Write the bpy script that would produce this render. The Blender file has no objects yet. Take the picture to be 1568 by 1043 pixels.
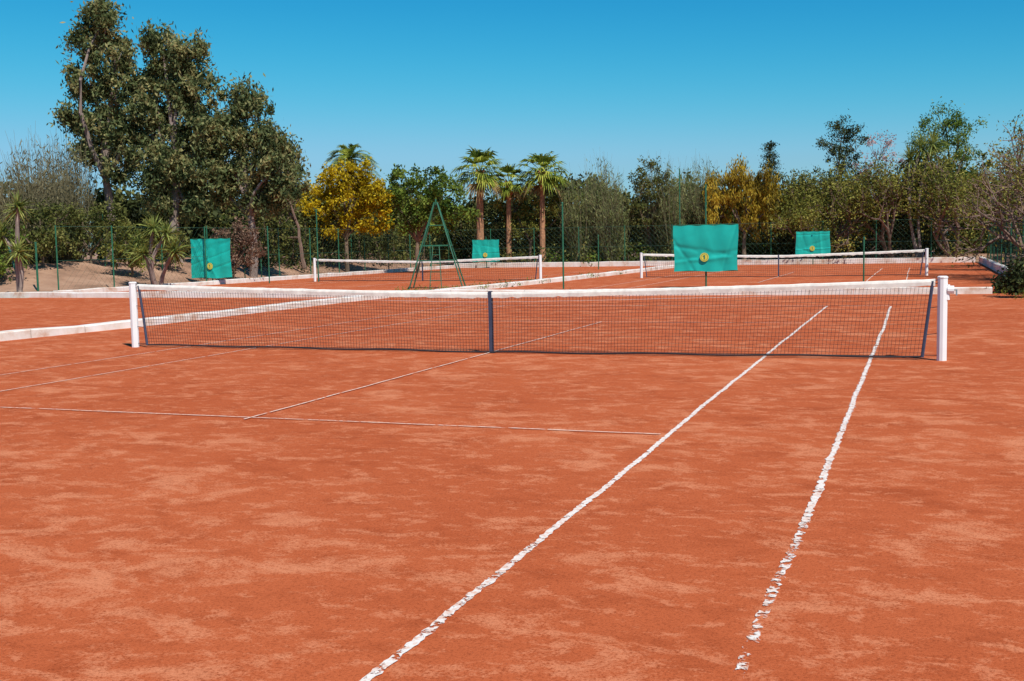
import bpy, math, random
import numpy as np
from mathutils import Matrix, Vector
rng=np.random.default_rng(7); random.seed(7)
scn=bpy.context.scene; col=scn.collection
# ---------------------------------------------------------------- materials
def newmat(name):
    m=bpy.data.materials.new(name); m.use_nodes=True
    nt=m.node_tree; b=nt.nodes['Principled BSDF']; return m,nt,b
def N(nt,t,**k):
    n=nt.nodes.new(t)
    for a,v in k.items(): setattr(n,a,v)
    return n
def ramp(nt,fac,stops):
    r=N(nt,'ShaderNodeValToRGB'); e=r.color_ramp.elements
    while len(e)<len(stops): e.new(0.5)
    for i,(p,c) in enumerate(stops):
        e[i].position=p; e[i].color=(*c,1) if len(c)==3 else c
    nt.links.new(fac,r.inputs[0]); return r.outputs[0]
def noise(nt,scale,detail=4,rough=.55,mapping=None,dist=0):
    tc=N(nt,'ShaderNodeTexCoord'); n=N(nt,'ShaderNodeTexNoise')
    n.inputs['Scale'].default_value=scale; n.inputs['Detail'].default_value=detail
    n.inputs['Roughness'].default_value=rough; n.inputs['Distortion'].default_value=dist
    src=tc.outputs['Object']
    if mapping:
        mp=N(nt,'ShaderNodeMapping'); mp.inputs['Scale'].default_value=mapping[0]
        if len(mapping)>1: mp.inputs['Rotation'].default_value=mapping[1]
        nt.links.new(src,mp.inputs[0]); src=mp.outputs[0]
    nt.links.new(src,n.inputs['Vector']); return n.outputs['Fac']
def math2(nt,op,a,b):
    m=N(nt,'ShaderNodeMath',operation=op)
    for s,v in ((m.inputs[0],a),(m.inputs[1],b)):
        if hasattr(v,'is_output'): nt.links.new(v,s)
        else: s.default_value=v
    return m.outputs[0]
def mixc(nt,fac,a,b,mode='MIX'):
    m=N(nt,'ShaderNodeMix',data_type='RGBA',blend_type=mode)
    for s,v in ((m.inputs[0],fac),(m.inputs[6],a),(m.inputs[7],b)):
        if hasattr(v,'is_output'): nt.links.new(v,s)
        elif isinstance(v,(int,float)): s.default_value=v
        else: s.default_value=(*v,1)
    return m.outputs[2]
def simple(name,c,rough=.6,var=.15,scale=8,metal=0):
    m,nt,b=newmat(name)
    f=noise(nt,scale,5)
    o=ramp(nt,f,[(.3,tuple(x*(1-var) for x in c)),(.7,tuple(min(1,x*(1+var)) for x in c))])
    nt.links.new(o,b.inputs['Base Color']); b.inputs['Roughness'].default_value=rough
    b.inputs['Metallic'].default_value=metal; b.inputs['Specular IOR Level'].default_value=.3
    return m
def leafmat(name,dark,mid,light,nscale=.9,trans=.35):
    m,nt,b=newmat(name)
    g=N(nt,'ShaderNodeNewGeometry')
    nz=noise(nt,nscale,3)
    a=N(nt,'ShaderNodeMath',operation='MULTIPLY_ADD'); nt.links.new(g.outputs['Random Per Island'],a.inputs[0])
    a.inputs[1].default_value=.5
    s=N(nt,'ShaderNodeMath',operation='MULTIPLY_ADD'); nt.links.new(nz,s.inputs[0]); s.inputs[1].default_value=2.0; s.inputs[2].default_value=-.74
    nt.links.new(s.outputs[0],a.inputs[2])
    c=ramp(nt,a.outputs[0],[(.15,dark),(.5,mid),(.9,light)])
    nt.links.new(c,b.inputs['Base Color']); b.inputs['Roughness'].default_value=.65
    b.inputs['Specular IOR Level'].default_value=.15
    t=N(nt,'ShaderNodeBsdfTranslucent'); nt.links.new(c,t.inputs[0])
    mx=N(nt,'ShaderNodeMixShader'); mx.inputs[0].default_value=trans
    nt.links.new(b.outputs[0],mx.inputs[1]); nt.links.new(t.outputs[0],mx.inputs[2])
    nt.links.new(mx.outputs[0],nt.nodes['Material Output'].inputs[0]); return m

def clay():
    m,nt,b=newmat('clay')
    big=noise(nt,.33,3,.55,((1,1.2,1),))
    pat=noise(nt,2.4,7,.66,((.8,1.05,1),(0,0,.3)),.6)
    pat2=noise(nt,8.0,6,.68,((.75,1.15,1),(0,0,.25)),.4)
    gr=noise(nt,75,3,.75); gr2=noise(nt,240,2,.7); dk=noise(nt,2.6,6,.7,((.8,1.2,1),(.3,0,.9)),.3)
    base=ramp(nt,big,[(.3,(.50,.110,.037)),(.7,(.57,.136,.048))])
    dkf=ramp(nt,dk,[(.50,(1,1,1)),(.66,(.82,.76,.72))])
    c=mixc(nt,1.0,base,dkf,'MULTIPLY')
    jit=math2(nt,'MULTIPLY',math2(nt,'SUBTRACT',gr,.5),.26)
    bm_=math2(nt,'MULTIPLY',math2(nt,'SUBTRACT',big,.5),.30)
    mm=math2(nt,'ADD',math2(nt,'ADD',pat,jit),bm_)
    pf=ramp(nt,mm,[(.525,(0,0,0)),(.63,(.62,.62,.62)),(.76,(.9,.9,.9))])
    c=mixc(nt,pf,c,(.72,.265,.128))
    mm2=math2(nt,'ADD',math2(nt,'ADD',pat2,jit),math2(nt,'MULTIPLY',math2(nt,'SUBTRACT',pat,.5),.4))
    pf2=ramp(nt,mm2,[(.53,(0,0,0)),(.63,(.62,.62,.62))])
    c=mixc(nt,pf2,c,(.71,.25,.120))
    g=ramp(nt,gr,[(.34,(.68,.63,.60)),(.5,(1,1,1)),(.72,(1.0,1.0,1.0))])
    c=mixc(nt,1.0,c,g,'MULTIPLY')
    g2=ramp(nt,gr2,[(.35,(.74,.70,.68)),(.6,(1,1,1))])
    c=mixc(nt,1.0,c,g2,'MULTIPLY')
    nt.links.new(c,b.inputs['Base Color']); b.inputs['Roughness'].default_value=.95; b.inputs['Specular IOR Level'].default_value=.06
    bp=N(nt,'ShaderNodeBump'); bp.inputs['Strength'].default_value=.5; bp.inputs['Distance'].default_value=.006
    nt.links.new(gr,bp.inputs['Height']); nt.links.new(bp.outputs[0],b.inputs['Normal'])
    return m
def dirt():
    m,nt,b=newmat('dirt')
    c=ramp(nt,noise(nt,.6,8,.65),[(.3,(.18,.10,.06)),(.5,(.34,.19,.115)),(.72,(.46,.28,.18))])
    nt.links.new(c,b.inputs['Base Color']); b.inputs['Roughness'].default_value=.95
    bp=N(nt,'ShaderNodeBump'); bp.inputs['Distance'].default_value=.05
    nt.links.new(noise(nt,6,6),bp.inputs['Height']); nt.links.new(bp.outputs[0],b.inputs['Normal'])
    return m
def linemat(name,thr,wear,y0,cc=(.80,.73,.65),cd=(.70,.43,.31)):
    m,nt,b=newmat(name)
    f=math2(nt,'ADD',math2(nt,'MULTIPLY',noise(nt,22,6,.7),.55),math2(nt,'MULTIPLY',noise(nt,6,3,.6),.45))
    c=ramp(nt,noise(nt,26,5,.7),[(.38,cd),(.54,cc)])
    nt.links.new(c,b.inputs['Base Color']); b.inputs['Roughness'].default_value=.8
    t=N(nt,'ShaderNodeBsdfTransparent'); mx=N(nt,'ShaderNodeMixShader')
    tc=N(nt,'ShaderNodeTexCoord'); sx=N(nt,'ShaderNodeSeparateXYZ'); nt.links.new(tc.outputs['Object'],sx.inputs[0])
    mr=N(nt,'ShaderNodeMapRange'); nt.links.new(sx.outputs['Y'],mr.inputs[0])
    for i,v in enumerate((y0,-12.5,0.,wear)): mr.inputs[i+1].default_value=v
    a=ramp(nt,math2(nt,'SUBTRACT',f,mr.outputs[0]),[(thr,(0,0,0)),(thr+.03,(1,1,1))])
    nt.links.new(a,mx.inputs[0]); nt.links.new(t.outputs[0],mx.inputs[1]); nt.links.new(b.outputs[0],mx.inputs[2])
    nt.links.new(mx.outputs[0],nt.nodes['Material Output'].inputs[0]); return m

M=dict(clay=clay(),dirt=dirt(),line=linemat('line_tape',.39,.08,-7.),lined=linemat('line_tape_worn',.41,.15,-7.5),thin=linemat('line_thin',.41,.0,-7,(.80,.60,.48),(.70,.38,.26)),
 white=simple('white_paint',(.82,.82,.80),.45,.04,5), canvas=simple('canvas_tape',(.80,.77,.68),.8,.12,12),
 cord=simple('net_cord',(.03,.026,.03),.7,.1), cordw=simple('net_cord_white',(.6,.58,.55),.7,.1), strap=simple('navy_strap',(.05,.06,.10),.7,.15),
 green=simple('green_paint',(.025,.13,.07),.5,.25,6), bark=simple('bark',(.17,.12,.08),.9,.35,3), 
 barkgrey=simple('bark_grey',(.25,.19,.16),.9,.3,3), barkred=simple('palm_bark',(.38,.19,.10),.9,.4,7),
 twig=simple('twig_brown',(.19,.12,.09),.9,.3,3), twigo=simple('twig_olive',(.15,.13,.07),.9,.3,3), metal=simple('grey_metal',(.35,.36,.36),.4,.1,10,.6),
 teal=simple('teal_cloth',(.012,.43,.35),.5,.08,2), gold=simple('gold_print',(.72,.60,.08),.6,.1), dteal=simple('dark_print',(.04,.22,.12),.6,.1),
 wire=simple('green_wire',(.03,.08,.05),.6,.1))
m,nt,b=newmat('curb_plaster')
c=ramp(nt,noise(nt,1.6,7,.65),[(.32,(.55,.36,.25)),(.46,(.72,.64,.55)),(.65,(.82,.79,.74))])
nt.links.new(c,b.inputs['Base Color']); b.inputs['Roughness'].default_value=.9; M['curb']=m
L=dict(
 euc=leafmat('leaf_eucalyptus',(.035,.052,.018),(.155,.19,.07),(.40,.34,.14),1.1),
 green=leafmat('leaf_green',(.025,.06,.010),(.115,.18,.024),(.27,.33,.055),.8),
 olive=leafmat('leaf_olive',(.035,.045,.012),(.13,.145,.033),(.28,.26,.08),.7),
 dark=leafmat('leaf_dark',(.012,.018,.006),(.042,.055,.016),(.11,.12,.035),.8,.2),
 yellow=leafmat('leaf_yellow',(.16,.12,.006),(.46,.33,.01),(.78,.58,.03),.8,.4),
 ywg=leafmat('leaf_yellow_green',(.13,.10,.02),(.36,.25,.022),(.60,.42,.05),.8,.4),
 tam=leafmat('leaf_tamarisk',(.07,.09,.03),(.18,.21,.07),(.34,.34,.14),.6),
 tamr=leafmat('leaf_tamarisk_bare',(.07,.06,.03),(.17,.145,.07),(.30,.26,.14),.6),
 aca=leafmat('leaf_acacia',(.06,.065,.012),(.20,.205,.035),(.42,.36,.08),.7),
 palm=leafmat('leaf_palm',(.05,.08,.012),(.22,.28,.03),(.50,.50,.08),1.2,.35),
 palmdead=leafmat('leaf_palm_dead',(.18,.10,.04),(.36,.23,.09),(.5,.34,.16),1.2),
 yuc=leafmat('leaf_yucca',(.06,.08,.02),(.22,.27,.06),(.46,.46,.14),1.2),
 brown=leafmat('leaf_brown',(.10,.055,.035),(.22,.13,.085),(.36,.23,.15),.8),
 pink=leafmat('leaf_blossom',(.30,.14,.12),(.5,.28,.24),(.7,.45,.4),.8))
# ---------------------------------------------------------------- quad soup builder
class Q:
    def __init__(s): s.q=[]; s.m=[]; s.mats=[]
    def mi(s,mat):
        if mat not in s.mats: s.mats.append(mat)
        return s.mats.index(mat)
    def add(s,quads,mat):
        quads=np.asarray(quads,dtype=np.float32).reshape(-1,4,3)
        if len(quads)==0: return
        s.q.append(quads); s.m.append(np.full(len(quads),s.mi(mat),dtype=np.int32))
    def box(s,x0,x1,y0,y1,z0,z1,mat):
        v=np.array([[x,y,z] for z in (z0,z1) for x,y in ((x0,y0),(x1,y0),(x1,y1),(x0,y1))])
        s.add([v[[0,3,2,1]],v[[4,5,6,7]],v[[0,1,5,4]],v[[1,2,6,5]],v[[2,3,7,6]],v[[3,0,4,7]]],mat)
    def tube(s,pts,radii,mat,sides=8,cap=False):
        pts=np.asarray(pts,float); n=len(pts)
        if np.isscalar(radii): radii=[radii]*n
        t=np.gradient(pts,axis=0); t/=np.linalg.norm(t,axis=1,keepdims=True)+1e-9
        ref=np.array([0,0,1.]) if abs(t[0][2])<.9 else np.array([1.,0,0])
        rings=[]
        for i in range(n):
            u=np.cross(t[i],ref); u/=np.linalg.norm(u)+1e-9; w=np.cross(t[i],u)
            a=np.arange(sides)*2*math.pi/sides+math.pi/4
            rings.append(pts[i]+radii[i]*(np.cos(a)[:,None]*u+np.sin(a)[:,None]*w))
        out=[]
        for i in range(n-1):
            A,B=rings[i],rings[i+1]
            for k in range(sides):
                k2=(k+1)%sides; out.append([A[k],B[k],B[k2],A[k2]])
        if cap:
            for R_,c_ in ((rings[0],pts[0]),(rings[-1],pts[-1])):
                for k in range(0,sides,2): out.append([c_,R_[k],R_[(k+1)%sides],R_[(k+2)%sides]])
        s.add(out,mat)
    def obj(s,name,loc=(0,0,0),parent=None,smooth=False):
        q=np.concatenate(s.q); mi=np.concatenate(s.m); n=len(q)
        me=bpy.data.meshes.new(name); me.vertices.add(n*4); me.vertices.foreach_set('co',q.reshape(-1))
        me.loops.add(n*4); me.loops.foreach_set('vertex_index',np.arange(n*4,dtype=np.int32))
        me.polygons.add(n); me.polygons.foreach_set('loop_start',np.arange(0,n*4,4,dtype=np.int32))
        me.polygons.foreach_set('loop_total',np.full(n,4,dtype=np.int32))
        me.polygons.foreach_set('material_index',mi)
        for m_ in s.mats: me.materials.append(m_)
        me.update(calc_edges=True)
        if smooth:
            import bmesh
            bm=bmesh.new(); bm.from_mesh(me); bmesh.ops.remove_doubles(bm,verts=bm.verts,dist=1e-4); bm.to_mesh(me); bm.free()
        o=bpy.data.objects.new(name,me); o.location=loc; col.objects.link(o)
        if parent: o.parent=parent
        return o
def empty(name,loc=(0,0,0),rz=0):
    e=bpy.data.objects.new(name,None); e.location=loc; e.rotation_euler=(0,0,rz); e.empty_display_size=.3; col.objects.link(e); return e
def unit(v): return v/(np.linalg.norm(v,axis=-1,keepdims=True)+1e-9)
def leaves(q,cent,mat,l=.16,w=.07,down=0.,up=0.,jit=.25):
    n=len(cent); d=rng.normal(size=(n,3)); d=unit(d); d[:,2]+= -down+up; d=unit(d)
    nn=rng.normal(size=(n,3)); side=unit(np.cross(d,nn))
    ll=l*rng.uniform(.6,1.4,(n,1)); ww=w*rng.uniform(.6,1.4,(n,1))
    a=cent-d*ll/2; c=cent+d*ll/2
    q.add(np.stack([a,cent+side*ww/2,c,cent-side*ww/2],1),mat)
def crown(q,lobes,mat,dens=1.,l=.16,w=.07,down=.3,cr=.45,up=0,per=60,shell=.45,stretch=1.0):
    tips=[]
    for (cx,cy,cz,rx,ry,rz) in lobes:
        nc=max(6,int(dens*14*(rx*ry*rz)**(2/3)))
        d=unit(rng.normal(size=(nc,3))); r=rng.uniform(shell,1.0,(nc,1))**.7
        c=np.array([cx,cy,cz])+d*r*np.array([rx,ry,rz]); tips.append(c)
        sz=cr*rng.uniform(.45,1.3,(nc,1,1))
        p=c[:,None,:]+rng.normal(size=(nc,per,3))*sz*np.array([.55,.55,.5*stretch])
        leaves(q,p.reshape(-1,3),mat,l,w,down,up)
    return np.concatenate(tips)
def limb(q,a,b,r0,r1,mat,bend=.12,sides=6,n=6):
    a=np.array(a,float); b=np.array(b,float); t=np.linspace(0,1,n)[:,None]
    off=rng.normal(size=3)*np.linalg.norm(b-a)*bend; off[2]=abs(off[2])*.3
    pts=a+(b-a)*t+np.sin(t*math.pi)*off
    q.tube(pts,list(np.linspace(r0,r1,n)),mat,sides)
def tree(name,x,y,z0,lobes,leaf,bark,tr=.2,fork=.35,dens=1,tilt=0,grow=1.0,**k):
    q=Q(); ls=[(a,b_,c-z0,d*grow,e*grow,f*grow) for a,b_,c,d,e,f in lobes]
    top=max(c for _,_,c,_,_,_ in ls); fk=np.array([tilt,0,top*fork])
    limb(q,(0,0,-.2),fk,tr,tr*.75,bark,.03,8)
    tips=crown(q,ls,leaf,dens,**k)
    for (a,b_,c,d,e,f) in ls:
        limb(q,fk,(a,b_,c),tr*.6,tr*.15,bark,.08)
    idx=rng.choice(len(tips),min(len(tips),40),replace=False)
    cen=np.array([l_[:3] for l_ in ls])
    for i in idx:
        j=np.argmin(((cen-tips[i])**2).sum(1)); limb(q,cen[j]*.8+fk*.2,tips[i],tr*.14,.012,bark,.1,4,4)
    return q.obj(name,(x,y,z0))
def branchy(q,p,d,ln,r,dep,mat,out,spread=.6,kids=3,upb=.15):
    n=4; pts=[np.array(p,float)]; dd=np.array(d,float)
    for i in range(n):
        dd=unit(dd+rng.normal(size=3)*.13+np.array([0,0,upb*.3])); pts.append(pts[-1]+dd*ln/n)
    q.tube(pts,list(np.linspace(r,r*.6,n+1)),mat,6 if r>.04 else 3)
    if dep==0: out.append(pts[-1]); out.append(pts[2]); return
    for i in range(kids):
        nd=unit(dd+rng.normal(size=3)*spread+np.array([0,0,upb])); st=pts[-1] if i<2 else pts[-2]
        branchy(q,st,nd,ln*rng.uniform(.6,.85),r*.62,dep-1,mat,out,spread,kids,upb)
def bare(name,x,y,z0,h,bark,leaf=None,stems=1,dep=5,lean=(0,0,0),spread=.55,r=.09,per=6,lf=.10,cr=.22,upb=.15,first=.28,kids=3,lw=.05):
    q=Q(); out=[]
    for s in range(stems):
        d=unit(np.array([0,0,1.])+np.array(lean)+(rng.normal(size=3)*.5 if stems>1 else 0)*np.array([1,1,.1]))
        branchy(q,(rng.normal()*.15,rng.normal()*.15,-.1),d,h*first,r,dep,bark,out,spread,kids,upb)
    if leaf is not None:
        o=np.array(out); p=(o[:,None,:]+rng.normal(size=(len(o),per,3))*cr).reshape(-1,3); p=p[p[:,2]>.1]; leaves(q,p,leaf,lf,lw,.1)
    return q.obj(name,(x,y,z0))
def tamarisk(name,x,y,z0,h,w,leaf,bark,n=220,fuzz=26,straight=.6):
    q=Q()
    for i in range(n):
        a=rng.uniform(0,2*math.pi); rr=w*.5*math.sqrt(rng.uniform())
        top=np.array([math.cos(a)*rr,math.sin(a)*rr,h*rng.uniform(.45,1)*(1-.28*(rr/(w*.5))**2)])
        b0=np.array([math.cos(a)*rr*.35,math.sin(a)*rr*.35,0])
        t=np.linspace(0,1,7)[:,None]; pts=b0+(top-b0)*t; pts[:,:2]+=rng.normal(size=2)*.12*h/7*np.sin(t*3.1)
        pts[:,:2]+= (t**3)*rng.normal(size=2)*.35
        q.tube(pts,list(np.linspace(.018,.004,7)),bark,3)
        tt=rng.uniform(.08,.93,fuzz); base=b0+(top-b0)*tt[:,None]+rng.normal(size=(fuzz,3))*np.array([.14,.14,.12])*(1.2-tt[:,None])*1.5
        leaves(q,base,leaf,.30,.045,0,1.1)
    return q.obj(name,(x,y,z0))
def blade_strip(pts,wd,nrm):
    out=[]; 
    for i in range(len(pts)-1):
        t=unit(pts[i+1]-pts[i]); s=unit(np.cross(t,nrm)); 
        out.append([pts[i]-s*wd[i]/2,pts[i]+s*wd[i]/2,pts[i+1]+s*wd[i+1]/2,pts[i+1]-s*wd[i+1]/2])
    return out
def fanpalm(name,x,y,z0,h,r=1.3,nf=44,tr=.2):
    q=Q(); n=12; zz=np.linspace(0,h-r*.75,n); wob=rng.normal(size=2)*.15
    pts=np.stack([wob[0]*(zz/h)**2,wob[1]*(zz/h)**2,zz],1)
    q.tube(pts,[tr*(1.35 if i==0 else 1-.2*i/n)*(1+.07*(i%2)) for i in range(n)],M['barkred'],10)
    top=pts[-1]
    for i in range(90): # leaf bases
        a=rng.uniform(0,6.28); z=top[2]-rng.uniform(0,.9); d=np.array([math.cos(a),math.sin(a),.8]); c=top*1.; c[2]=z
        q.add(blade_strip(np.array([c+d*.1,c+d*.32]),[.09,.04],np.array([-d[1],d[0],0.3])),M['barkred'])
    for i in range(nf):
        a=i*2.399+rng.uniform(-.3,.3); el=1.3-2.0*(i/nf)**.9+rng.uniform(-.1,.1); dead=i>nf*.88
        mat=L['palmdead'] if dead else L['palm']
        hd=np.array([math.cos(a),math.sin(a),0]); d=unit(hd*math.cos(el)+np.array([0,0,math.sin(el)]))
        pl=r*rng.uniform(.42,.62); p1=top+d*pl+np.array([0,0,-.10*pl])
        q.tube([top,(top+p1)/2+[0,0,.03],p1],[.03,.022,.018],mat,3)
        d2=unit(d+np.array([0,0,-.35])); side=unit(np.cross(d2,[0,0,1.])+1e-6); upv=np.cross(side,d2)
        for k in range(15):
            f=(k/14-.5)*2*1.25; sd=unit(d2*math.cos(f)+side*math.sin(f)+upv*.25*abs(math.sin(f))); ln=r*.62*(1-.25*abs(f)/1.25)*rng.uniform(.8,1.15)
            b1=p1+sd*ln*.55; b2=p1+sd*ln+np.array([0,0,-ln*rng.uniform(.2,.5)])
            q.add(blade_strip(np.array([p1,b1,b2]),[.03,.10,.012],upv),mat)
    return q.obj(name,(x,y,z0))
def featherpalm(name,x,y,z0,h,r=2.,nf=34,tr=.28):
    q=Q(); n=10; pts=np.stack([np.zeros(n),np.zeros(n),np.linspace(0,h-r*.6,n)],1)
    q.tube(pts,[tr*(1+.1*(i%2)) for i in range(n)],M['bark'],10); top=pts[-1]
    for i in range(nf):
        a=rng.uniform(0,6.28); el=rng.uniform(-.1,1.3); hd=np.array([math.cos(a),math.sin(a),0]); d=hd*math.cos(el)+np.array([0,0,math.sin(el)])
        t=np.linspace(0,1,9)[:,None]; c=top+d*r*t+np.array([0,0,-r*.55])*t**2.2
        q.tube(c,list(np.linspace(.03,.008,9)),L['palm'],3)
        sd=np.array([-hd[1],hd[0],0])
        for j in range(34):
            tt=.12+.88*j/33; k=tt*8; i0=min(7,int(k)); p=c[i0]+(c[i0+1]-c[i0])*(k-i0); tg=unit(c[i0+1]-c[i0]); ln=r*.24*(1-.55*abs(tt-.45))
            for sg in (-1,1):
                e=p+(sd*sg*.8+tg*.55+np.array([0,0,-.15+.25*rng.uniform()]))*ln
                q.add(blade_strip(np.array([p,(p+e)/2+[0,0,.02],e]),[.025,.045,.006],np.cross(tg,sd)),L['palm'])
    return q.obj(name,(x,y,z0))
def yucca(name,x,y,z0,heads,ln=.75,nb=70,bark=None):
    q=Q(); bark=bark or M['barkgrey']
    for (hx,hy,hz) in heads:
        limb(q,(hx*.15,hy*.15,-.1),(hx,hy,hz),.10,.07,bark,.08,7)
        for i in range(nb):
            a=rng.uniform(0,6.28); el=rng.uniform(-.7,1.5); d=np.array([math.cos(a)*math.cos(el),math.sin(a)*math.cos(el),math.sin(el)])
            l_=ln*rng.uniform(.75,1.1); c=np.array([hx,hy,hz+rng.uniform(-.15,.1)]); t=np.array([0,.35,.7,1])[:,None]
            p=c+d*l_*t+np.array([0,0,-.22*l_])*t**2
            q.add(blade_strip(p,[.05,.06,.045,.005],unit(rng.normal(size=3)*.3+np.array([0,0,1.]))),L['yuc'])
    return q.obj(name,(x,y,z0))
# ---------------------------------------------------------------- ground
def gridmesh(name,xs,ys,hf,mat,loc=(0,0,0)):
    xs=np.asarray(xs,float); ys=np.asarray(ys,float)
    V=[(x,y,hf(x,y)) for y in ys for x in xs]; nx=len(xs)
    F=[(j*nx+i,j*nx+i+1,(j+1)*nx+i+1,(j+1)*nx+i) for j in range(len(ys)-1) for i in range(nx-1)]
    me=bpy.data.meshes.new(name); me.from_pydata(V,[],F); me.materials.append(mat)
    for p in me.polygons: p.use_smooth=True
    o=bpy.data.objects.new(name,me); o.location=loc; col.objects.link(o); return o
def ss(t): t=max(0,min(1,t)); return t*t*(3-2*t)
def bankh(x,y):
    h=1.05*ss((-24.3-x)/6)*ss((y-17.2)/6); h2=.45*ss((y-56.0)/5)
    h3=.35*ss((x-9.6)/3)
    h=max(h,h2,h3)
    return h+ .10*h*math.sin(x*1.7+y*.6)+.06*h*math.sin(y*2.3-x)
gx=np.concatenate([[-900,-300,-120,-70],np.arange(-50,24.5,.75),[30,50,120,300,900]])
gy=np.concatenate([[-900,-200,-60,-30,0,10],np.arange(15,75,.75),[85,100,160,400,1200]])
gridmesh('ground',gx,gy,lambda x,y:bankh(x,y)-.004,M['dirt'])
def hb(x,y): return max(0,bankh(x,y))
q=Q(); q.add([[(-70,-40,0.004),(9.3,-40,.004),(9.3,16.3,.004),(-70,16.3,.004)],[(-24.2,16.3,.004),(9.3,16.3,.004),(9.3,56,.004),(-24.2,56,.004)]],M['clay'])
q.obj('clay_court',smooth=True)
# painted / taped lines
def line(q,x0,y0,x1,y1,w,mat,z=.009,jit=.13):
    a=np.array([x0,y0]); b=np.array([x1,y1]); ln=np.linalg.norm(b-a); n=int(ln/.03)+2; t=np.linspace(0,1,n)[:,None]
    d=(b-a)/ln; s=np.array([-d[1],d[0]]); wl=w/2*(1+rng.normal(size=(n,1))*jit); wr=w/2*(1+rng.normal(size=(n,1))*jit)
    wav=np.cumsum(rng.normal(size=(n,1)),axis=0)*.0012; wav=wav-wav[0]-(wav[-1]-wav[0])*t
    c=a+(b-a)*t+s*wav; l_=c+s*wl; r_=c-s*wr; z_=np.full((n,1),z)
    l_=np.hstack([l_,z_]); r_=np.hstack([r_,z_]); q.add(np.stack([r_[:-1],r_[1:],l_[1:],l_[:-1]],1),mat)
q=Q(); T1,T2=M['line'],M['thin']
line(q,4.15,-12.9,4.06,11.9,.043,T1,jit=.2); line(q,5.49,-12.9,5.50,11.9,.046,M['lined'],jit=.25)
line(q,-4.115,-12.9,-4.115,11.9,.026,T2,.010); line(q,-5.485,-12.9,-5.485,11.9,.026,T2,.010)
line(q,-4.09,-6.42,4.07,-6.42,.026,T2,.013); line(q,-4.09,6.4,4.03,6.4,.024,T2,.013)
line(q,.05,-6.55,.05,6.38,.026,T2,.016)
line(q,-5.48,-12.95,5.48,-12.95,.05,T1,.019); line(q,-5.48,11.9,5.48,11.9,.04,T2,.019)
q.obj('court_lines')
def farlines(cx,cy,w):
    q=Q()
    for x in (-w*.43,-w*.32,w*.32,w*.43): line(q,x,-11.9,x,11.9,.04,T2)
    for y,z in ((-11.9,.013),(11.9,.013)): line(q,-w*.43,y,w*.43,y,.04,T2,z)
    for y in (-6.4,6.4): line(q,-w*.32,y,w*.32,y,.04,T2,.014)
    line(q,0,-6.4,0,6.4,.04,T2,.017); q.obj('court_lines',(cx,cy,0))
farlines(-15.1,31,12.0); farlines(.5,33,12.0)
# ---------------------------------------------------------------- kerbs
def curb(name,pts,w,h,mat,step=1.2):
    q=Q(); P=[np.array(p,float) for p in pts]; seg=[]
    for a,b in zip(P[:-1],P[1:]):
        n=max(1,int(np.linalg.norm(b-a)/step)); seg+= [a+(b-a)*i/n for i in range(n)]
    seg.append(P[-1]); seg=np.array(seg); t=unit(np.gradient(seg,axis=0)); s=np.stack([-t[:,1],t[:,0]],1)
    hh=h+rng.normal(size=len(seg))*.012; ww=w/2+rng.normal(size=len(seg))*.012; bv=.02
    prof=[]
    for i in range(len(seg)):
        def pt(o,z): return np.append(seg[i]+s[i]*o,z)
        prof.append([pt(ww[i],-.1),pt(ww[i],hh[i]-bv),pt(ww[i]-bv,hh[i]),pt(-ww[i]+bv,hh[i]),pt(-ww[i],hh[i]-bv),pt(-ww[i],-.1)])
    prof=np.array(prof); out=[]
    for i in range(len(seg)-1):
        for k in range(5):
            gp=.008/np.linalg.norm(seg[i+1]-seg[i]); A=prof[i]+(prof[i+1]-prof[i])*gp
            out.append([A[k],A[k+1],prof[i+1,k+1],prof[i+1,k]])
    for e in (0,-1): out.append(prof[e,[0,1,4,5]]); out.append(prof[e,[1,2,3,4]])
    q.add(out,mat); return q.obj(name)
C=M['curb']
curb('court_kerb',[(-10.5,-25),(-10.15,0),(-9.75,4),(-9.85,13.7),(-9.7,16.1)],.3,.16,C)
curb('court_kerb',[(-60,16.9),(-26,16.8),(-19.3,16.5),(-9.9,16.6),(-9,17.0),(8.0,17.9)],.28,.2,C)
curb('court_kerb',[(-8.9,17.5),(-8.1,28.7),(-7.7,42.9),(-7.6,55.2)],.3,.17,C)
curb('court_kerb',[(-24.3,18),(-24.2,40),(-24,55.4)],.25,.2,C)
curb('court_kerb',[(-24,55.8),(9.2,55.6)],.3,.32,C)
curb('low_wall',[(9.3,19.5),(9.35,35),(9.5,55.8)],.22,.34,C)
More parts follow.
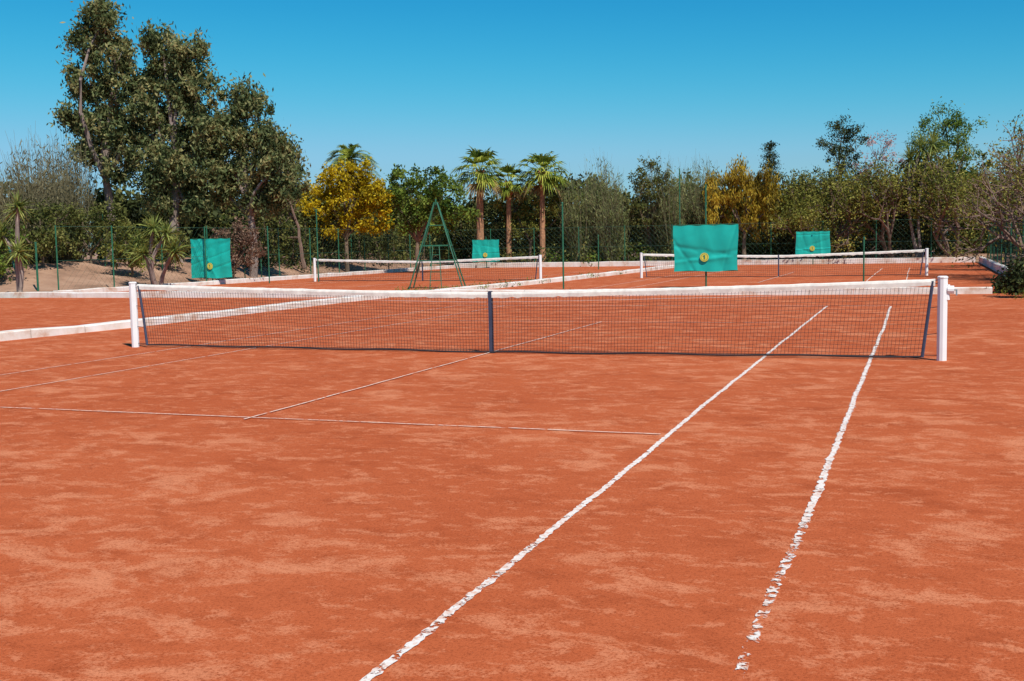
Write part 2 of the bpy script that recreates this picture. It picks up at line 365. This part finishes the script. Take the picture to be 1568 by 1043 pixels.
# ---------------------------------------------------------------- nets
def net(name,loc,rz,W,detail=True,winder=True,cell=.05):
    e=empty(name,loc,rz); hw=W/2
    def zt(x): return .914+.156*(abs(x)/hw)**1.25
    for sgn,nm in ((-1,'post_1'),(1,'post_2')):
        q=Q(); x=sgn*hw; r=.05
        q.tube([(x,0,-.2),(x,0,1.085)],[r*1.25]*2,M['white'],10); 
        q.tube([(x,0,1.085),(x,0,1.10),(x,0,1.112)],[r*1.36,r*1.36,r*1.0],M['white'],10,True)
        if winder and sgn==1:
            q.tube([(x+.06,0,.93),(x+.14,0,.93)],.055,M['white'],12,True); q.tube([(x+.06,0,.80),(x+.06,0,1.0)],.03,M['white'],8,True)
            q.tube([(x+.14,0,.93),(x+.17,-.02,.93),(x+.17,-.03,.86)],.012,M['metal'],6,True)
        q.obj(nm,parent=e)
    # mesh
    q=Q(); ex_t,ex_b=hw-.12,hw-.24
    th=.0027 if detail else .004
    xs=np.arange(-ex_t,ex_t+.001,cell)
    zb=lambda x:.02+.03*(abs(x)/hw)+.008*math.sin(x*3.1)
    for x in xs:
        xb=x*ex_b/ex_t; dy=.01*math.sin(x*2)
        q.tube([(x,0,zt(x)-.03),((x+xb)/2+.006*math.sin(x*5),dy,(zt(x)+zb(xb))/2),(xb,0,zb(xb))],th,M['cord'],4)
    rows=int(.9/cell); sx=np.linspace(-1,1,49)
    for k in range(1,rows):
        f=k/rows; pts=[]
        for s_ in sx:
            xt=s_*ex_t; xb=s_*ex_b; x=xt+(xb-xt)*f; pts.append((x,.01*math.sin(x*2)*math.sin(f*3.1),(zt(xt)-.05)*(1-f)+zb(xb)*f+.004*math.sin(x*4+k)*math.sin(f*3.1)))
        q.tube(pts,th,M['cordw'] if (k<=2 and detail) else M['cord'],4)
    q.tube([(s_*ex_b,0,zb(s_*ex_b)) for s_ in sx],.013,M['cord'],6)
    for sg in (-1,1): 
        P0=np.array([sg*ex_t,0,zt(ex_t)-.02]); P1=np.array([sg*ex_b,0,zb(ex_b)-.01]); q.tube([P0,(P0+P1)/2+[0,.01,0],P1],.022,M['strap'],6,True)
        for f in (.04,.35,.7,.97):
            p=P0+(P1-P0)*f; q.tube([p,(sg*hw,0,p[2]+(.02 if f<.9 else 0))],.006,M['cord'],4)
    q.obj('net_mesh',parent=e)
    q=Q(); n=160; X=np.linspace(-ex_t-.03,ex_t+.03,n); d=.082 if detail else .10
    zz=np.array([zt(x) for x in X]); wv=rng.normal(size=n)*.007; wv=np.convolve(wv,[.25,.5,.25],'same')
    prof=[(-.016,-d),(-.02,-d*.4),(-.012,-.005),(0,.004),(.012,-.005),(.02,-d*.4),(.016,-d)]
    R=np.array([[(X[i],py+wv[i]*(.5+j%3*.5),zz[i]+pz+(wv[(i*3)%n]*1.6 if abs(pz)>=d*.99 else wv[i]*.6)) for j,(py,pz) in enumerate(prof)] for i in range(n)])
    q.add([[R[i,k],R[i+1,k],R[i+1,k+1],R[i,k+1]] for i in range(n-1) for k in range(6)],M['canvas'])
    q.tube([(-hw,0,1.075),(-ex_t,0,zt(ex_t)-.01)],.008,M['metal'],5); q.tube([(hw,0,1.06),(ex_t,0,zt(ex_t)-.01)],.008,M['metal'],5)
    q.obj('net_tape',parent=e)
    q=Q(); cx=.08 if detail else 0
    q.box(cx-.026,cx+.026,-.028,-.022,-.0,.935,M['strap']); q.box(cx-.026,cx+.026,.022,.028,-.0,.935,M['strap']); q.box(cx-.026,cx+.026,-.022,.022,.927,.935,M['strap'])
    q.box(cx-.05,cx+.05,-.035,.035,-.01,.03,M['cord'])
    q.obj('center_strap',parent=e)
    return e
net('tennis_net',(0,0,0),0,12.8)
net('tennis_net',(-15.1,30.9,0),math.radians(-4),11.6,False,False,.09)
net('tennis_net',(.5,33,0),math.radians(2),11.8,False,False,.09)
# ---------------------------------------------------------------- banners
def banner(name,x,y,w,h,zb,pole_h,rz=0,logo=True):
    e=empty(name,(x,y,0),rz)
    q=Q(); q.tube([(0,.05,-.2),(0,.05,pole_h)],.03,M['green'],8,True)
    q.tube([(-w/2,.03,zb+h),(w/2,.03,zb+h)],.018,M['green'],6,True); q.tube([(-w/2,.03,zb),(w/2,.03,zb)],.014,M['green'],6,True); q.obj('pole',parent=e)
    nx,nz=60,44; ph=rng.uniform(0,6,8)
    def fold(u,v,a,c,s,wd): # sharp diagonal crease
        t=((u-.5)*math.cos(a)+(v-.5)*math.sin(a)-c)/wd; return s*math.exp(-t*t)
    fl=[(rng.uniform(-.5,.5)+(0 if k%2 else 1.5),rng.uniform(-.4,.4),rng.uniform(-.035,.035),rng.uniform(.02,.05)) for k in range(12)]
    def P(i,j):
        u=i/nx; v=j/nz; X=(u-.5)*w; Z=zb+v*h
        Y=-.035-.012*math.sin(u*9-v*5+ph[1])-.008*math.sin(u*21+ph[2]+v*3)-.012*math.sin(v*7+ph[5])
        for a,c_,s_,wd in fl: Y-=fold(u,v,a,c_,s_,wd)*.6
        Y=min(Y,-.01)
        Z+= .02*math.sin(u*math.pi*3+ph[3])*(v<.5)*(1-2*v) -.03*math.sin(u*math.pi)*(1-v)*.4 -(.025*math.sin(u*12.5)**2)*(v)
        X+= .025*math.sin(v*5+ph[4])*(2*u-1)
        return (X,Y,Z)
    G=np.array([[P(i,j) for j in range(nz+1)] for i in range(nx+1)]); q=Q()
    q.add([[G[i,j],G[i+1,j],G[i+1,j+1],G[i,j+1]] for i in range(nx) for j in range(nz)],M['teal'])
    o=q.obj('cloth',parent=e,smooth=True)
    for p in o.data.polygons: p.use_smooth=True
    q=Q(); cz=zb+h*.3; cx=-.03; yb=float(G[:,:,1].min())-.004
    def disk(r,y_,mat,a0=0,a1=6.2832,r0=0):
        a=np.linspace(a0,a1,25); q.add([[(cx+r0*math.cos(a[k]),y_,cz+r0*math.sin(a[k])),(cx+r*math.cos(a[k]),y_,cz+r*math.sin(a[k])),(cx+r*math.cos(a[k+1]),y_,cz+r*math.sin(a[k+1])),(cx+r0*math.cos(a[k+1]),y_,cz+r0*math.sin(a[k+1]))] for k in range(24)],mat)
    disk(.15,yb,M['gold'],r0=.12); disk(.12,yb-.002,M['dteal'],r0=.108); disk(.108,yb-.001,M['gold'])
    q.box(cx-.022,cx+.022,yb-.006,yb-.004,cz-.07,cz+.07,M['dteal']); q.box(cx-.05,cx-.024,yb-.006,yb-.004,cz+.02,cz+.045,M['dteal'])
    q.obj('logo',parent=e); return e
banner('windscreen_banner',-24.45,28.15,2.12,1.78,.32,2.1,.02)
banner('windscreen_banner',-.7,22.4,2.18,1.55,.58,3.5,-.02)
banner('windscreen_banner',-21.2,54.6,1.9,1.45,.45,2.1,.05)
banner('windscreen_banner',.07,54.3,2.0,1.45,.55,2.2)
# ---------------------------------------------------------------- umpire ladder frame
q=Q(); A=1.0; H=3.2; g=M['green']
corners=[np.array([sx*A,sy*.6,0]) for sx,sy in ((-1,-1),(1,-1),(1,1),(-1,1))]; ap=[np.array([sx*.05,sy*.05,H]) for sx,sy in ((-1,-1),(1,-1),(1,1),(-1,1))]
for c_,a_ in zip(corners,ap): q.tube([c_,a_],.026,g,6,True)
def lv(z): return [c_+(a_-c_)*z/H for c_,a_ in zip(corners,ap)]
for z in (1.05,2.35):
    l_=lv(z)
    for i in ((0,1),(1,2),(2,3),(3,0)): q.tube([l_[i[0]],l_[i[1]]],.016,g,6)
q.box(-.58,.58,-.28,.28,1.58,1.63,g)
for sx in (-1,1): q.tube([(sx*.22,-.7,0),(sx*.12,-.28,1.58)],.016,g,6)
for k in range(1,5):
    f=k/5.; q.tube([(-.22+.1*f,-.7+.42*f,1.58*f),(.22-.1*f,-.7+.42*f,1.58*f)],.012,g,5)
q.tube([(0,0,H-.1),(0,0,H+.12)],.03,g,6,True)
o=q.obj('umpire_ladder_frame',(-10.8,22.8,0)); o.rotation_euler[2]=.3
# ---------------------------------------------------------------- fence
def pole(x,y,h,r=.03,lean=(0,0),name='fence_post'):
    q=Q(); q.tube([(0,0,-.3),(lean[0]*.5,lean[1]*.5,h*.5),(lean[0],lean[1],h)],r,M['green'],8,True); q.tube([(lean[0],lean[1],h),(lean[0],lean[1],h+.03)],[r*1.3,r*.9],M['green'],8,True)
    q.obj(name,(x,y,hb(x,y)))
for x,y,h in ((-5.6,21.9,3.0),(-20.3,30.6,3.35),(4.2,27.4,1.6),(-5.9,43.8,5.4),(-22.2,29.4,2.6),(-24.2,31.9,1.9),(-27.2,31.8,2.3),(-29.3,26.8,2.4),(-27.1,46.7,2.2),(-11.6,48.1,2.0)): pole(x,y,h)
pole(-26.6,19.6,1.9,.04,(.0,.0)); pole(-25.3,17.4,1.9,.04,(-1.1,.6))
def fence(name,pts,h,gap=3.,cell=.16):
    q=Q()
    for a,b in zip(pts[:-1],pts[1:]):
        a=np.array(a,float); b=np.array(b,float); ln=np.linalg.norm(b-a); d=(b-a)/ln; n=int(ln/gap)
        def P(s_,z): 
            p=a+d*s_; return (p[0],p[1],hb(p[0],p[1])+z)
        for i in range(n+1): q.tube([P(i*ln/n,-.3),P(i*ln/n,h+.05)],.03,M['green'],6,True)
        for z in (.05,h*.5,h): q.tube([P(s_,z) for s_ in np.linspace(0,ln,n*3+1)],.008,M['wire'],3)
        for s_ in np.arange(0,ln-h,cell*2):
            q.tube([P(s_,.05),P(s_+h,h)],.003,M['wire'],3); q.tube([P(s_+h,.05),P(s_,h)],.003,M['wire'],3)
    q.obj(name)
fence('chain_link_fence',[(-24.6,18.5),(-24.6,56.2),(9.9,56.2)],2.6)
fence('chain_link_fence',[(9.9,56.2),(9.7,15.0)],2.2)
# ---------------------------------------------------------------- vegetation
def z_(x,y): return hb(x,y)-.05
# tall eucalyptus group
def E(name,x,y,lobes,**k):
    z0=z_(x,y); kk=dict(grow=1.04,dens=1.4,down=.8,l=.25,w=.10,cr=.42,stretch=1.3,per=115); kk.update(k); tree(name,x,y,z0,lobes,L['euc'],M['barkgrey'],**kk)
E('eucalyptus_tree',-33.0,31.6,[(0.3,0,13.2,1.0,.95,1.0),(-.6,0,12.2,1.0,1.0,.8),(.9,0,11.6,1.0,1,.9),(-.7,0,10.3,1.0,1.2,.9),(.9,.2,9.9,1.0,1.1,.9),(-1.2,0,8.4,1.1,1.1,.7),(.1,0,8.2,1.1,1.2,.8),(1.3,0,7.7,.9,1.1,.8),(-.6,0,6.6,.9,.9,.6),(.8,0,5.9,.8,1,.8)],tr=.24)
E('eucalyptus_tree',-29.0,32.0,[(-.5,0,11.7,.9,1,.8),(.9,0,11.3,.9,1,.8),(-1.0,0,10.4,.9,1,.8),(.4,0,10.0,1.1,1,.8),(1.5,0,9.3,.9,1.1,.9),(-1.3,0,8.5,1.1,1.3,.9),(.3,0,8.1,1.2,1.3,.9),(1.6,0,7.2,1.0,1.2,.9),(-1.6,0,6.5,1.2,1.3,.9),(0,0,6.2,1.2,1.4,.8),(1.3,0,5.4,1.2,1.4,.9),(-1.1,0,4.7,1.2,1.4,.8),(.6,0,4.0,1.2,1.2,.8)],tr=.28)
E('eucalyptus_tree',-25.8,33.6,[(-.6,0,9.1,.75,.8,.7),(.5,0,8.6,.8,.8,.7),(-1.1,0,7.8,.9,1,.8),(.3,0,7.3,1.0,1.2,.8),(1.4,0,6.8,.9,1,.7),(-1.4,0,6.2,1.1,1.1,.8),(2.0,0,5.7,1.0,1.1,.7),(.3,0,5.6,1.2,1.3,.9),(2.4,0,4.6,.8,.9,.6),(-1.6,0,4.6,1.0,1,.7),(.6,0,4.1,1.1,1,.6)],tr=.22)
# left tamarisks
for x,y,h,w in ((-31.4,23.9,6.4,2.8),(-32.3,27.8,6.6,3.2),(-29.9,20.2,5.6,2.6),(-34.5,28.5,7.4,3.0),(-35.5,31.5,7.6,3.5)):
    tamarisk('tamarisk_bush',x,y,z_(x,y),h,w,L['tamr'],M['twigo'],150,24)
def bush(name,x,y,w,h,leaf,dens=1.,bark='bark',**k):
    z0=z_(x,y); ls=[(0,0,h*.5,w*.42,w*.4,h*.42)]
    for i in range(5):
        a=rng.uniform(0,6.28); ls.append((math.cos(a)*w*.3,math.sin(a)*w*.3,h*rng.uniform(.35,.75),w*.26,w*.26,h*.24))
    kk=dict(l=.15,w=.08,cr=.32,down=.1,per=60); kk.update(k)
    tree(name,x,y,z0,[(a,b_,c+z0,d,e,f) for a,b_,c,d,e,f in ls],leaf,M[bark],tr=.07,fork=.25,dens=dens,**kk)
bush('garden_shrub',-29.3,22.9,3.0,2.9,L['olive']); bush('garden_shrub',-29.9,26.6,3.6,3.1,L['olive']); bush('garden_shrub',-27.0,25.8,2.2,2.8,L['aca'])
bush('garden_shrub',-29.0,20.4,2.2,2.2,L['green']); bush('garden_shrub',-31.5,25.0,3.5,2.8,L['dark']); bush('garden_shrub',-27.6,29.3,2.4,2.4,L['olive']); 
bush('dry_shrub',-24.9,30.6,2.6,3.1,L['brown'])
yucca('yucca_plant',-25.0,16.9,0,[(-.6,0,2.3),(.1,.1,3.3),(.3,-.2,1.7)],.7,90)
yucca('yucca_plant',-23.9,23.4,0,[(0,0,2.5),(-.9,.1,1.9),(.55,.1,2.3),(-.45,-.2,1.5),(1.0,0,1.6)],.85,110)
bare('bare_tree',-26.0,38.8,z_(-27.4,38.4),8.2,M['twig'],L['brown'],1,6,spread=.40,r=.13,per=3,lf=.08,cr=.15)
def T(name,x,y,leaf,lobes,bark='bark',**k):
    z0=z_(x,y); kk=dict(dens=1.5,grow=1.1); kk.update(k); tree(name,x,y,z0,lobes,leaf,M[bark],**kk)
T('yellow_mimosa_tree',-25.6,43.3,L['yellow'],[(-1.1,0,5.3,1.1,1.1,.9),(1.0,0,5.6,1.0,1.1,.8),(0,0,5.9,.8,.9,.6),(1.9,0,4.6,1.1,1.1,.9),(-1.9,0,4.3,1.1,1.1,.9),(.3,0,4.4,1.4,1.3,1.0),(1.6,0,3.3,1.2,1,.8),(-.6,0,3.1,1.3,1,.8)],tr=.14,cr=.34,l=.18,w=.11,dens=1.5)
T('green_tree',-21.6,44.6,L['green'],[(-.8,0,5.4,.9,1,.8),(.9,0,5.3,.9,1,.7),(1.9,0,4.6,1.0,1,.8),(-1.6,0,4.3,1.0,1,.9),(.1,0,4.3,1.4,1.2,1.0),(2.6,0,3.6,.9,1,.7),(1.1,0,3.1,1.3,1,.8),(-.9,0,2.9,1.3,1,.8)],tr=.14,cr=.36,l=.18,w=.11,dens=1.3)
T('green_tree',-19.4,58.6,L['aca'],[(-1.3,0,4.4,1.2,1,.9),(.8,0,3.8,1.3,1,.9),(2.6,0,4.2,1.1,1,.9),(0,0,2.8,1.8,1,1.0)],tr=.12,cr=.36,l=.18,w=.09,dens=1.)
fanpalm('fan_palm_tree',-22.5,56.9,.3,7.7,2.0,38,.26); fanpalm('fan_palm_tree',-20.8,58.0,.3,6.6,1.5,28,.19); fanpalm('fan_palm_tree',-18.3,57.9,.3,7.5,1.9,36,.2)
featherpalm('date_palm_tree',-34.4,60.6,.4,9.2,2.3,34)
for x,y,h,w in ((-15.5,57.6,7.4,3.0),(-14.2,58.6,8.2,3.0),(-13.2,57.4,6.8,3.0),(-10.3,58.6,8.0,3.0),(-9.2,57.8,7.2,2.6),(-7.0,58.2,7.3,2.6),(-8.3,60,7.6,3)):
    tamarisk('tamarisk_bush',x,y,.3,h,w,L['tam'],M['twigo'],160,34)
T('green_tree',-10.9,58.2,L['olive'],[(0,0,6.0,1.1,1,.9),(-.9,0,5.0,1.1,1,1),(1.0,0,5.0,1.1,1,1.),(0,0,3.6,1.6,1.3,1.2)],tr=.13,dens=1.1,cr=.4,l=.18,w=.08,down=.4)
T('weeping_yellow_tree',-4.5,57.8,L['ywg'],[(-.4,0,5.8,.8,.9,.6),(-1.5,0,4.9,.9,1,.9),(1.1,0,5.0,.9,1,.9),(1.8,0,3.7,.8,.9,1.2),(-1.8,0,3.4,.8,.9,1.2),(.1,0,4.2,1.2,1.2,1.2),(.8,0,2.8,.9,.9,.9)],tr=.14,dens=1.3,cr=.32,down=1.6,l=.28,w=.07,stretch=1.8,per=80)
# slim conifer
q=Q(); limb(q,(0,0,0),(0,0,8.0),.12,.03,M['bark'],.01)
for i in range(46):
    z=4.8+3.1*rng.uniform()**1.2; a=rng.uniform(0,6.28); r_=1.1*(1-(z-4.8)/3.9)*rng.uniform(.4,1.1); e_=np.array([math.cos(a)*r_,math.sin(a)*r_,z+.25])
    limb(q,(0,0,z-.1),e_,.03,.01,M['bark'],.05,3,3); leaves(q,e_*np.array([.7,.7,1])+rng.normal(size=(60,3))*np.array([.22,.22,.10]),L['dark'],.16,.06)
q.obj('conifer_tree',(-4.5,70.8,.6))
T('green_tree',-1.4,59.0,L['olive'],[(-.5,0,4.7,1.3,1,1),(.9,0,5.0,1.3,1,.9),(0,0,3.4,1.9,1.3,1.3),(2.2,0,4.5,1.3,1,1)],tr=.12,cr=.4,l=.17,dens=1.2)
T('green_tree',1.3,62.5,L['dark'],[(0,0,8.9,.9,.9,.6),(.9,0,8.2,.8,.8,.6),(-.8,0,7.9,.8,.8,.7),(.1,0,7.0,1.1,1,.8),(.3,0,5.2,1.6,1.3,1.2)],tr=.14,cr=.36,l=.17,dens=1.3)
T('blossom_tree',3.6,59.5,L['pink'],[(0,0,7.2,.9,.9,.8),(.5,0,6.0,1.1,1,.8),(-.7,0,6.1,.8,.8,.7)],bark='twig',tr=.1,cr=.35,l=.12,dens=.8,per=40)
yucca('yucca_plant',6.1,57.9,.3,[(0,0,6.6),(.7,.1,6.9),(-.6,0,6.0)],1.3,110)
T('green_tree',7.5,61.0,L['green'],[(0,0,8.9,1.2,1,.8),(1.0,0,8.0,1.2,1,1),(-1.0,0,7.8,1.1,1,.9),(.1,0,6.6,1.8,1.5,1.2),(.2,0,4.6,2,1.6,1.3)],tr=.16,cr=.42,l=.18,dens=1.1)
# sprawling acacias
for x,y,h,lean,pr in ((1.5,58.5,6.4,(-.2,-.2,0),11),(4.4,58.2,6.8,(-.1,-.2,0),9),(8.0,58.0,7.2,(-.1,-.1,0),10),(-.9,58.9,5.2,(0,0,0),12)):
    bare('acacia_tree',x,y,.3,h,M['twig'],L['aca'],4,4,lean,.55,.12,pr,.16,.30,.16,.30,3,.09)
for x,y,h,lean,pr in ((11.2,45,6.8,(-.25,0,0),9),(11.4,38,6.8,(-.4,-.1,0),7),(11.9,31,6.6,(-.35,0,0),5),(12.2,26,6.4,(-.35,-.1,0),4)):
    bare('acacia_tree',x,y,z_(x,y),h,M['twig'],L['aca'],4,4,lean,.6,.12,pr,.13,.24,.16,.32,3,.06)
bare('acacia_tree',11.6,17.5,z_(11.6,17.5),5.2,M['twig'],L['aca'],5,4,(-.45,-.15,0),.6,.10,5,.10,.2,.16,.30,3,.05)
for x,y,w,h in ((10.4,16.2,1.6,1.1),(11.2,19.5,1.8,1.3),(11.2,23,1.8,1.5),(11.6,28,2.2,2.0),(11.8,35,2.4,2.4),(11.8,42,2.6,2.6),(11.8,50,2.8,3)):
    bush('garden_shrub',x,y,w,h,L['olive'],.8)
bush('garden_shrub',9.05,15.9,1.5,1.0,L['dark'],1.3,l=.10,cr=.2); bush('garden_shrub',8.75,18.6,1.3,.65,L['dark'],1.3,l=.10,cr=.18)  # dark-leaved shrubs added to stand in for a strip of deep shade
# hedges / dense background planting
def hedge(name,p0,p1,h,depth,leafs,n,hv=.25,l=.20,w=.11):
    q=Q(); p0=np.array(p0,float); p1=np.array(p1,float); ln=np.linalg.norm(p1-p0); K=int(ln/.9); d=(p1-p0)/ln; sN=np.array([-d[1],d[0]])
    hs=h*(1+hv*np.convolve(rng.normal(size=K+8),np.ones(3)/2,'same'))
    for i in range(K):
        s_=(i+rng.uniform())*ln/K; c=p0+d*s_+sN*rng.uniform(-depth,depth)/2; hh=hs[int(s_/ln*(K-1))]; leaf=leafs[rng.integers(len(leafs))]
        g0=hb(c[0],c[1])
        for z in np.arange(.4,hh,.75):
            cc=np.array([c[0],c[1],g0+z])+rng.normal(size=(5,1,3))*np.array([.5,.5,.3])
            leaves(q,(cc+rng.normal(size=(5,n,3))*np.array([.38,.38,.3])).reshape(-1,3),leaf,l,w,.1)
        limb(q,(c[0],c[1],g0-.1),(c[0]+rng.normal()*.3,c[1],g0+max(.5,hh*.9)),.05,.02,M['bark'],.05,4,4)
    q.obj(name)
hedge('hedge',(-50,60.5),(16,60.5),3.5,2.5,[L['dark'],L['olive'],L['olive'],L['green']],38)
hedge('hedge',(-55,64),(26,64),4.6,2.0,[L['dark'],L['dark'],L['olive']],34,.12,.36,.26)
hedge('hedge',(-42,22),(-33,58),3.8,3,[L['dark'],L['dark'],L['olive']],34,.2,.32,.22)
hedge('hedge',(-27.8,36),(-27.8,58),2.6,2,[L['dark'],L['olive']],36)
hedge('hedge',(14.6,14),(13.8,62),3.0,2,[L['olive'],L['aca'],L['dark']],36,.25,.24,.14)
hedge('hedge',(-23.5,56.9),(-8,57.1),1.0,.6,[L['green'],L['olive']],36)
# weeds along the kerbs
q=Q()
for x,y,s_ in [(-8.55,23.5,.25),(-8.5,24.6,.2),(-8.3,27,.2),(-8.6,21.5,.22),(-8.0,33,.25),(-7.9,38,.2),(-9.5,17.6,.3),(-9.2,18.6,.25),(-9.0,20,.2),(8.6,17.2,.3),(8.9,15.2,.25),(-4,17.5,.15),(2,17.9,.12),(9.4,13.5,.2),(9.3,12.2,.15)]:
    leaves(q,np.array([x,y,s_*.4])+rng.normal(size=(160,3))*np.array([s_,s_*1.4,s_*.3]),L['green'],.14,.025,0,.9)
q.obj('weeds')
# ---------------------------------------------------------------- sky, sun, camera
az=np.array([.76,-.65]); el=math.radians(52)
sd=np.array([az[0]*math.cos(el),az[1]*math.cos(el),math.sin(el)]); sd/=np.linalg.norm(sd)
sun=bpy.data.lights.new('sun','SUN'); sun.energy=5.0; sun.angle=math.radians(.5); sun.color=(1,.965,.90)
so=bpy.data.objects.new('sun',sun); so.rotation_euler=Vector(sd).to_track_quat('Z','Y').to_euler(); col.objects.link(so)
w=bpy.data.worlds.new('World'); scn.world=w; w.use_nodes=True; nt=w.node_tree
sky=nt.nodes.new('ShaderNodeTexSky'); sky.sky_type='NISHITA'; sky.sun_disc=False; sky.sun_elevation=el; sky.sun_rotation=math.atan2(sd[0],sd[1])
sky.air_density=1.0; sky.dust_density=.3; sky.ozone_density=1.5
hsv=nt.nodes.new('ShaderNodeHueSaturation'); hsv.inputs['Hue'].default_value=.475; hsv.inputs['Saturation'].default_value=1.15
sp=nt.nodes.new('ShaderNodeSeparateColor'); cb=nt.nodes.new('ShaderNodeCombineColor')
nt.links.new(sky.outputs[0],hsv.inputs['Color']); nt.links.new(hsv.outputs[0],sp.inputs[0])
for i,(k,gm,cap_) in enumerate(((.034,2.75,2.9),(.33,1.6,6.0),(.76,1.25,9.))):
    v=math2(nt,'POWER',math2(nt,'MAXIMUM',sp.outputs[i],.001),gm); v=math2(nt,'MULTIPLY',v,k)
    # soft shoulder so the horizon haze does not wash out
    v=math2(nt,'DIVIDE',v,math2(nt,'POWER',math2(nt,'ADD',math2(nt,'POWER',math2(nt,'DIVIDE',v,cap_),4.),1.),.25)); nt.links.new(v,cb.inputs[i])
bg=nt.nodes['Background']; bg.inputs[1].default_value=.1
nt.links.new(cb.outputs[0],bg.inputs[0])
cam=bpy.data.cameras.new('camera'); cam.sensor_width=36; cam.lens=1716.38/1568*36; cam.clip_end=3000
co=bpy.data.objects.new('camera',cam); col.objects.link(co); scn.camera=co
y,p,r=.34911,-.0867,-.01904
f=Vector((-math.sin(y)*math.cos(p),math.cos(y)*math.cos(p),math.sin(p))); rt=Vector((math.cos(y),math.sin(y),0)); up=rt.cross(f)
rt2=rt*math.cos(r)+up*math.sin(r); up2=-rt*math.sin(r)+up*math.cos(r)
Mx=Matrix((rt2,up2,-f)).transposed().to_4x4(); Mx.translation=Vector((6.111,-15.656,1.6445)); co.matrix_world=Mx
scn.view_settings.view_transform='Standard'; scn.view_settings.look='None'; scn.view_settings.exposure=0
